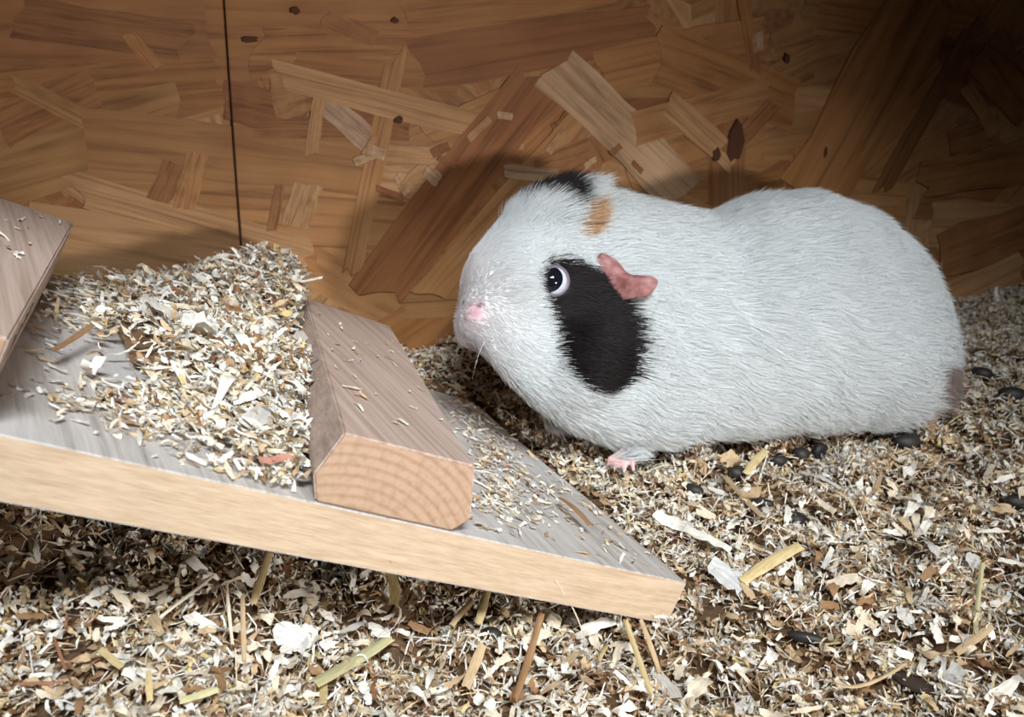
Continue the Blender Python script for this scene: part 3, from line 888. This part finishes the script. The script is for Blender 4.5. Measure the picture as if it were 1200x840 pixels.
# hind feet
capsule(bm, at(1010, 478, .515), at(975, 494, .512), .0085, .0052, 6)
paw(at(985, 494, .512), unit(np.array([-.93, -.25, -.12])), unit(np.array([.25, -.9, 0])), r=.0045, toes=3, Lt=.009)
capsule(bm, at(1088, 440, .548), at(1106, 498, .552), .012, .0062, 6)
paw(at(1108, 499, .552), unit(np.array([-.75, -.55, -.1])), unit(np.array([.5, -.8, 0])), r=.005, toes=3, Lt=.009)
me0 = bpy.data.meshes.new('tmp_body'); bm.to_mesh(me0); bm.free()
tmp = bpy.data.objects.new('tmp_body', me0); COL.objects.link(tmp)
md = tmp.modifiers.new('r', 'REMESH'); md.mode = 'VOXEL'; md.voxel_size = 0.0013; md.use_smooth_shade = True
ms = tmp.modifiers.new('s', 'SMOOTH'); ms.factor = .5; ms.iterations = 3
body_me = bpy.data.meshes.new_from_object(tmp.evaluated_get(bpy.context.evaluated_depsgraph_get()))
bpy.data.objects.remove(tmp); bpy.data.meshes.remove(me0)
body_me.name = 'body'
nv = len(body_me.vertices); co = np.empty(nv * 3); body_me.vertices.foreach_get('co', co); co = co.reshape(-1, 3)
vn = np.empty(nv * 3); body_me.vertex_normals.foreach_get('vector', vn); vn = vn.reshape(-1, 3)
# relax the fur-covered volume so the joins read as one soft body, keep the feet crisp
ed = np.empty(len(body_me.edges) * 2, np.int32); body_me.edges.foreach_get('vertices', ed); ed = ed.reshape(-1, 2)
deg = np.bincount(ed.ravel(), minlength=nv)[:, None]
bedz = bed_h(co[:, 0], co[:, 1])
wgt = np.clip((co[:, 2] - bedz - .014) / .012, 0, 1)[:, None]
for it in range(45):
    s = np.zeros_like(co)
    for k in range(3): s[:, k] = np.bincount(ed[:, 0], co[ed[:, 1], k], nv) + np.bincount(ed[:, 1], co[ed[:, 0], k], nv)
    co = co + wgt * .6 * (s / deg - co)
body_me.vertices.foreach_set('co', co.ravel()); body_me.update()
vn = np.empty(nv * 3); body_me.vertex_normals.foreach_get('vector', vn); vn = vn.reshape(-1, 3)
bvh = BVHTree.FromPolygons(co.tolist(), [p.vertices[:] for p in body_me.polygons])


def surf(px, py, off=0.0):
    r = ray(px, py); h_, n_, _, d = bvh.ray_cast(Vector(C0), Vector(r))
    if h_ is None: return at(px, py, .46), -FW
    return np.array(h_) + np.array(n_) * off, np.array(n_)


PATCH = [(629, 322), (634, 308), (648, 299), (668, 304), (690, 312), (706, 322), (728, 350), (742, 375), (748, 405), (745, 435), (726, 452), (702, 460), (676, 452), (656, 432), (650, 402), (641, 372), (632, 340)]
ORANGE = [(672, 246), (690, 242), (700, 252), (697, 266), (686, 281), (676, 276), (668, 258)]
CREST = [(600, 246), (615, 228), (640, 214), (664, 214), (672, 236), (664, 248), (654, 240), (640, 236), (622, 240)]


def poly_mask(P, poly):
    x, y = P[:, 0], P[:, 1]; c = np.zeros(len(P), bool); j = len(poly) - 1
    for i in range(len(poly)):
        xi, yi = poly[i]; xj, yj = poly[j]
        if yi != yj: c ^= ((yi > y) != (yj > y)) & (x < (xj - xi) * (y - yi) / (yj - yi) + xi)
        j = i
    return c


WHITE, BLACK, ORNG, PINK = np.array([.72, .745, .75]), np.array([.016, .012, .013]), np.array([.55, .35, .20]), np.array([.46, .23, .26])
NOSE_C, _ = surf(556, 366); NOSTRIL, _ = surf(562, 357); NOSTRIL2, _ = surf(543, 354)


def coat(P, Nn, fur):
    """coat colour of points on the near side of the head and body"""
    d = P - C0; dep = d @ FW; pix = np.stack([600 + FPX * (d @ RX) / dep, 420 - FPX * (d @ UP) / dep], -1)
    pix = pix + rng.normal(0, 3.0 if fur else 1.0, pix.shape)
    near = (Nn * -d).sum(1) / np.linalg.norm(d, axis=1) > -.25
    c = np.tile(WHITE, (len(P), 1))
    c[poly_mask(pix, PATCH) & near] = BLACK
    c[poly_mask(pix, ORANGE) & near] = ORNG
    c[poly_mask(pix, CREST)] = BLACK * 1.6
    c[(pix[:, 0] > 1096) & (pix[:, 1] > 425)] = np.array([.34, .27, .24])  # shade painted into the far hind leg as a darker grey-brown
    return c, pix, near


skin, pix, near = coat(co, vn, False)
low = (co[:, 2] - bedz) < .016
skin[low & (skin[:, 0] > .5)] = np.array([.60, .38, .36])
hgt = np.clip((co[:, 2] - bedz - .01) / .015, 0, 1)[:, None]
dn = np.linalg.norm(co - NOSE_C, axis=1)
k = np.clip(1 - dn / .0095, 0, 1)[:, None]; skin = skin * (1 - k) + PINK * k
for c_ in (NOSTRIL, NOSTRIL2):
    k = np.clip(1.6 - np.linalg.norm(co - c_, axis=1) / .0011, 0, 1)[:, None]; skin = skin * (1 - k) + np.array([.10, .02, .03]) * k
m1, _ = surf(549, 404); m0, _ = surf(546, 372); m2, _ = surf(563, 411)
for q0, q1, r_, c_ in ((m0, m1, .0009, (.38, .12, .13)), (m1, m2, .0013, (.16, .05, .05))):
    t = np.clip(((co - q0) @ (q1 - q0)) / ((q1 - q0) @ (q1 - q0)), 0, 1)[:, None]; dd = np.linalg.norm(co - q0 - t * (q1 - q0), axis=1)
    k = np.clip(1.5 - dd / r_, 0, 1)[:, None]; skin = skin * (1 - k) + np.array(c_) * k
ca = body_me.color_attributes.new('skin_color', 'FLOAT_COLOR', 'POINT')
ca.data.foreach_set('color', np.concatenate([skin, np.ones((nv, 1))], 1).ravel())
m, nt, b = new_mat('skin'); s_ = nd(nt, 'ShaderNodeAttribute', attribute_name='skin_color'); nt.links.new(s_.outputs['Color'], b.inputs['Base Color'])
b.inputs['Roughness'].default_value = .55; b.inputs['Subsurface Weight'].default_value = .15; b.inputs['Subsurface Radius'].default_value = (.004, .002, .0015); b.inputs['Subsurface Scale'].default_value = .5
M_SKIN = m
pinv = Matrix.Translation(PIG.location).inverted()
body_me.transform(pinv)
body_me.materials.clear()
body = link('body', body_me, PIG, [M_SKIN])
body_me.polygons.foreach_set('use_smooth', [True] * len(body_me.polygons))

# fur
EYE_C, EYE_N = surf(650, 329); EYE_R = .0072
EAR_C, _ = surf(718, 330)
tris = []
body_me.calc_loop_triangles(); nt_ = len(body_me.loop_triangles); tv = np.empty(nt_ * 3, np.int32); body_me.loop_triangles.foreach_get('vertices', tv); tv = tv.reshape(-1, 3)
A3, B3, C3 = co[tv[:, 0]], co[tv[:, 1]], co[tv[:, 2]]
area = .5 * np.linalg.norm(np.cross(B3 - A3, C3 - A3), axis=1); cen = (A3 + B3 + C3) / 3
HEADP = at(600, 345, .455)
hd = np.linalg.norm(cen - HEADP, axis=1)
wt = area * (1 + 2.2 * np.clip(1 - hd / .09, 0, 1)) * np.where(cen[:, 2] - bed_h(cen[:, 0], cen[:, 1]) < .013, .04, 1) * np.where((np.cross(B3 - A3, C3 - A3) * (cen - C0)).sum(1) > 0, .45, 1)
NH = 150000
pick = rng.choice(nt_, NH, p=wt / wt.sum())
r1, r2 = np.sqrt(rng.random(NH)), rng.random(NH)
w0, w1, w2 = (1 - r1)[:, None], (r1 * (1 - r2))[:, None], (r1 * r2)[:, None]
root = A3[pick] * w0 + B3[pick] * w1 + C3[pick] * w2
nr = vn[tv[pick, 0]] * w0 + vn[tv[pick, 1]] * w1 + vn[tv[pick, 2]] * w2; nr /= np.linalg.norm(nr, axis=1, keepdims=True)
keepm = (np.linalg.norm(root - NOSE_C, axis=1) > rng.uniform(.0025, .0062, len(root))) & (np.linalg.norm(root - EYE_C, axis=1) > EYE_R * .98)
root, nr = root[keepm], nr[keepm]
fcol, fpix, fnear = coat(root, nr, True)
NOSE3 = at(540, 365, .455)
dno = np.linalg.norm(root - NOSE3, axis=1)
face = np.clip(1 - (dno - .02) / .08, 0, 1)          # 1 at the muzzle, 0 on the body
back_dir = unit(np.array([.96, .2, -.02]))
fl = root - NOSE3; fl /= np.linalg.norm(fl, axis=1, keepdims=True)
flow = fl * face[:, None] + (back_dir * 1.0 + np.array([0, 0, -.35]))[None] * (1 - face)[:, None]
flow = flow + rng.normal(0, .10, flow.shape)
# tufts: neighbouring hairs share a swirl
for kx in range(5):
    kv = rng.normal(0, 170, 3); flow = flow + .07 * np.sin(root @ kv + kx)[:, None] * rng.normal(0, 1, 3)[None]
flow = flow - nr * (flow * nr).sum(1, keepdims=True); flow /= np.linalg.norm(flow, axis=1, keepdims=True)
ln = (.0034 + .0079 * (1 - face)) * rng.uniform(.7, 1.25, len(root))
crest = (fpix[:, 1] < 262) & (fpix[:, 0] > 590) & (fpix[:, 0] < 690)
ln = np.where(crest, ln * 1.35, ln)
lift = np.where(crest, .85, .33 + .14 * face) + rng.normal(0, .13, len(root))
K = 5; P = np.zeros((len(root), K, 3))
for i in range(K):
    s = i / (K - 1); a_ = lift * (1 - .55 * s)
    step = flow * np.cos(a_)[:, None] + nr * np.sin(a_)[:, None]
    P[:, i] = root - nr * .0004 if i == 0 else P[:, i - 1] + step * (ln / (K - 1))[:, None]
P[:, :, 2] = np.maximum(P[:, :, 2], -.002)
clear = np.linalg.norm(P - EYE_C, axis=2).min(1) > EYE_R * 1.0
root, P, fcol, dno, fnear, face = root[clear], P[clear], fcol[clear], dno[clear], fnear[clear], face[clear]
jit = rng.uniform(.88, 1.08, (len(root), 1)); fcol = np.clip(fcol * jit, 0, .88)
muz = np.clip(1 - (dno - .012) / .03, 0, 1)[:, None] * (fcol[:, :1] > .4) * fnear[:, None]
fcol = fcol * (1 - .45 * muz) + np.array([.72, .55, .55]) * .45 * muz
hc = bpy.data.hair_curves.new('fur'); hc.add_curves([K] * len(root))
P -= np.array(PIG.location)
hc.attributes['position'].data.foreach_set('vector', P.reshape(-1).astype(np.float32))
ra_ = hc.attributes.get('radius') or hc.attributes.new('radius', 'FLOAT', 'POINT')
rad = np.tile(np.array([1, .95, .8, .55, .15]), (len(root), 1)) * np.where(face > .5, .00010, .00013)[:, None]
ra_.data.foreach_set('value', rad.ravel().astype(np.float32))
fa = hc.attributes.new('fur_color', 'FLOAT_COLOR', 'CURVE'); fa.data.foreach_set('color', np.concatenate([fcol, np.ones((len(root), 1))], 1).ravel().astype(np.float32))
m, nt, b = new_mat('fur'); s_ = nd(nt, 'ShaderNodeAttribute', attribute_name='fur_color'); nt.links.new(s_.outputs['Color'], b.inputs['Base Color'])
b.inputs['Roughness'].default_value = .5; b.inputs['Specular IOR Level'].default_value = .3
tr = nd(nt, 'ShaderNodeBsdfTranslucent'); nt.links.new(s_.outputs['Color'], tr.inputs[0])
mx = nd(nt, 'ShaderNodeMixShader'); mx.inputs[0].default_value = .3; nt.links.new(b.outputs[0], mx.inputs[1]); nt.links.new(tr.outputs[0], mx.inputs[2])
nt.links.new(mx.outputs[0], nt.nodes['Material Output'].inputs[0])
fur = link('fur', hc, PIG, [m]); tag(fur, kind='stuff')

# eyes: bulging dark ball with a white crescent below, a fleshy rim
M_SCL = plain('sclera', (.55, .58, .66), .15, .5); M_IRIS = plain('iris', (.006, .006, .010), .04, .6); M_LID = plain('eyelid', (.13, .10, .12), .45, .35)


def eye(c, nrm, gaze):
    bm = bmesh.new(); bmesh.ops.create_uvsphere(bm, u_segments=32, v_segments=30, radius=EYE_R)
    g = unit(gaze)
    for f in bm.faces:
        f.material_index = 1 if f.calc_center_median().normalized().z > math.cos(math.radians(56)) else 0
    bmesh.ops.rotate(bm, verts=bm.verts, cent=(0, 0, 0), matrix=Vector((0, 0, 1)).rotation_difference(Vector(g)).to_matrix())
    o = bm_obj('eye', bm, M_SCL, PIG, True); o.data.materials.append(M_IRIS)
    o.location = Vector(c - nrm * EYE_R * .52) - PIG.location
    # rim following the socket
    e1 = unit(np.cross(nrm, [0, 0, 1.])); e2 = np.cross(nrm, e1); bm = bmesh.new(); rr = []
    for i in range(36):
        t = 2 * math.pi * i / 36; cc = (e1 * math.cos(t) * 1.04 + e2 * math.sin(t) * .98) * EYE_R * .86 + nrm * EYE_R * .5
        rd = unit(cc); row = []
        for k in range(8):
            s = 2 * math.pi * k / 8; row.append(bm.verts.new(cc + (unit(e1 * math.cos(t) + e2 * math.sin(t)) * math.cos(s) + nrm * math.sin(s)) * .00105))
        rr.append(row)
    for i in range(36):
        for k in range(8): bm.faces.new((rr[i][k], rr[(i + 1) % 36][k], rr[(i + 1) % 36][(k + 1) % 8], rr[i][(k + 1) % 8]))
    bmesh.ops.recalc_face_normals(bm, faces=bm.faces)
    lid = bm_obj('eyelid', bm, M_LID, o, True)
    return o


to_cam = unit(C0 - EYE_C)
eye(EYE_C, unit(EYE_N + to_cam * .9), to_cam + UP * .24 - RX * .13)
h2, n2, _, _ = bvh.ray_cast(Vector(EYE_C + np.array([-.004, .15, .002])), Vector((0, -1, 0)))
if h2 is not None: eye(np.array(h2), np.array(n2), np.array(n2) + np.array([0, 0, .2]))

# ears
M_EAR = plain('ear_skin', (.50, .22, .21), .5, .3)
nt = M_EAR.node_tree; b = nt.nodes['Principled BSDF']; b.inputs['Subsurface Weight'].default_value = .2; b.inputs['Subsurface Radius'].default_value = (.004, .0015, .001)
tc = nd(nt, 'ShaderNodeTexCoord'); nz = nd(nt, 'ShaderNodeTexNoise', Scale=160.0, Detail=3.0); nt.links.new(tc.outputs['Object'], nz.inputs['Vector'])
nt.links.new(ramp_node(nt, nz.outputs[0], [(.35, (.17, .05, .045)), (.62, (.34, .165, .16))]), b.inputs['Base Color'])


def ear(base, rim, lifts, mirror=None):
    """base, rim: matching pixel rows on the head; lifts: how far the rim stands off the head"""
    bm = bmesh.new(); rows = []; K_ = 7
    for (bp_, rp, lf) in zip(base, rim, lifts):
        B_, bn = surf(*bp_, -.001); R_, rn_ = surf(*rp, lf); row = []
        for i in range(K_):
            s = i / (K_ - 1); p = B_ * (1 - s) + R_ * s + bn * (.0035 * math.sin(math.pi * s))
            if mirror is not None: p = mirror(p)
            row.append(bm.verts.new(p - np.array(PIG.location)))
        rows.append(row)
    for r0, r1_ in zip(rows[:-1], rows[1:]):
        for i in range(K_ - 1): bm.faces.new((r0[i], r0[i + 1], r1_[i + 1], r1_[i]))
    bmesh.ops.recalc_face_normals(bm, faces=bm.faces)
    o = bm_obj('ear', bm, M_EAR, PIG, True)
    sm = o.modifiers.new('thick', 'SOLIDIFY'); sm.thickness = .0011; sm.offset = 0
    ss = o.modifiers.new('sub', 'SUBSURF'); ss.levels = 2; ss.render_levels = 2
    return o


EB = [(696, 304), (700, 312), (705, 322), (711, 331), (717, 340), (722, 347), (728, 353)]
ER = [(703, 299), (716, 304), (726, 315), (731, 330), (752, 334), (765, 342), (752, 355)]
EL = [.001, .0015, .003, .0045, .010, .012, .007]
ear(EB, ER, EL)
far_c = np.array(HEADP)


def far_side(p):  # the hidden ear, across the middle plane of the head
    mid = at(700, 300, .497); pl = unit(np.array([.22, .975, 0])); return p - 2 * pl * ((p - mid) @ pl)


ear(EB, ER, EL, far_side)
# whiskers
bm = bmesh.new()
for i in range(14):
    px, py = random.uniform(563, 590), random.uniform(362, 398); B_, bn = surf(px, py)
    d = unit(bn * .8 + np.array([random.uniform(-.2, .8), -.2, random.uniform(-.5, .3)])); L_ = random.uniform(.012, .026); prev = None
    for s in np.linspace(0, 1, 6):
        c = B_ + d * L_ * s + np.array([.25, 0, -.35]) * L_ * s * s * .5; r = .00007 * (1 - .8 * s)
        ring = [bm.verts.new(c - np.array(PIG.location) + np.array([math.cos(t), 0, math.sin(t)]) * r) for t in (0, 2.1, 4.2)]
        if prev:
            for k in range(3): bm.faces.new((prev[k], prev[(k + 1) % 3], ring[(k + 1) % 3], ring[k]))
        prev = ring
wk = bm_obj('whiskers', bm, plain('whisker', (.75, .72, .7), .4), PIG); tag(wk, kind='stuff')
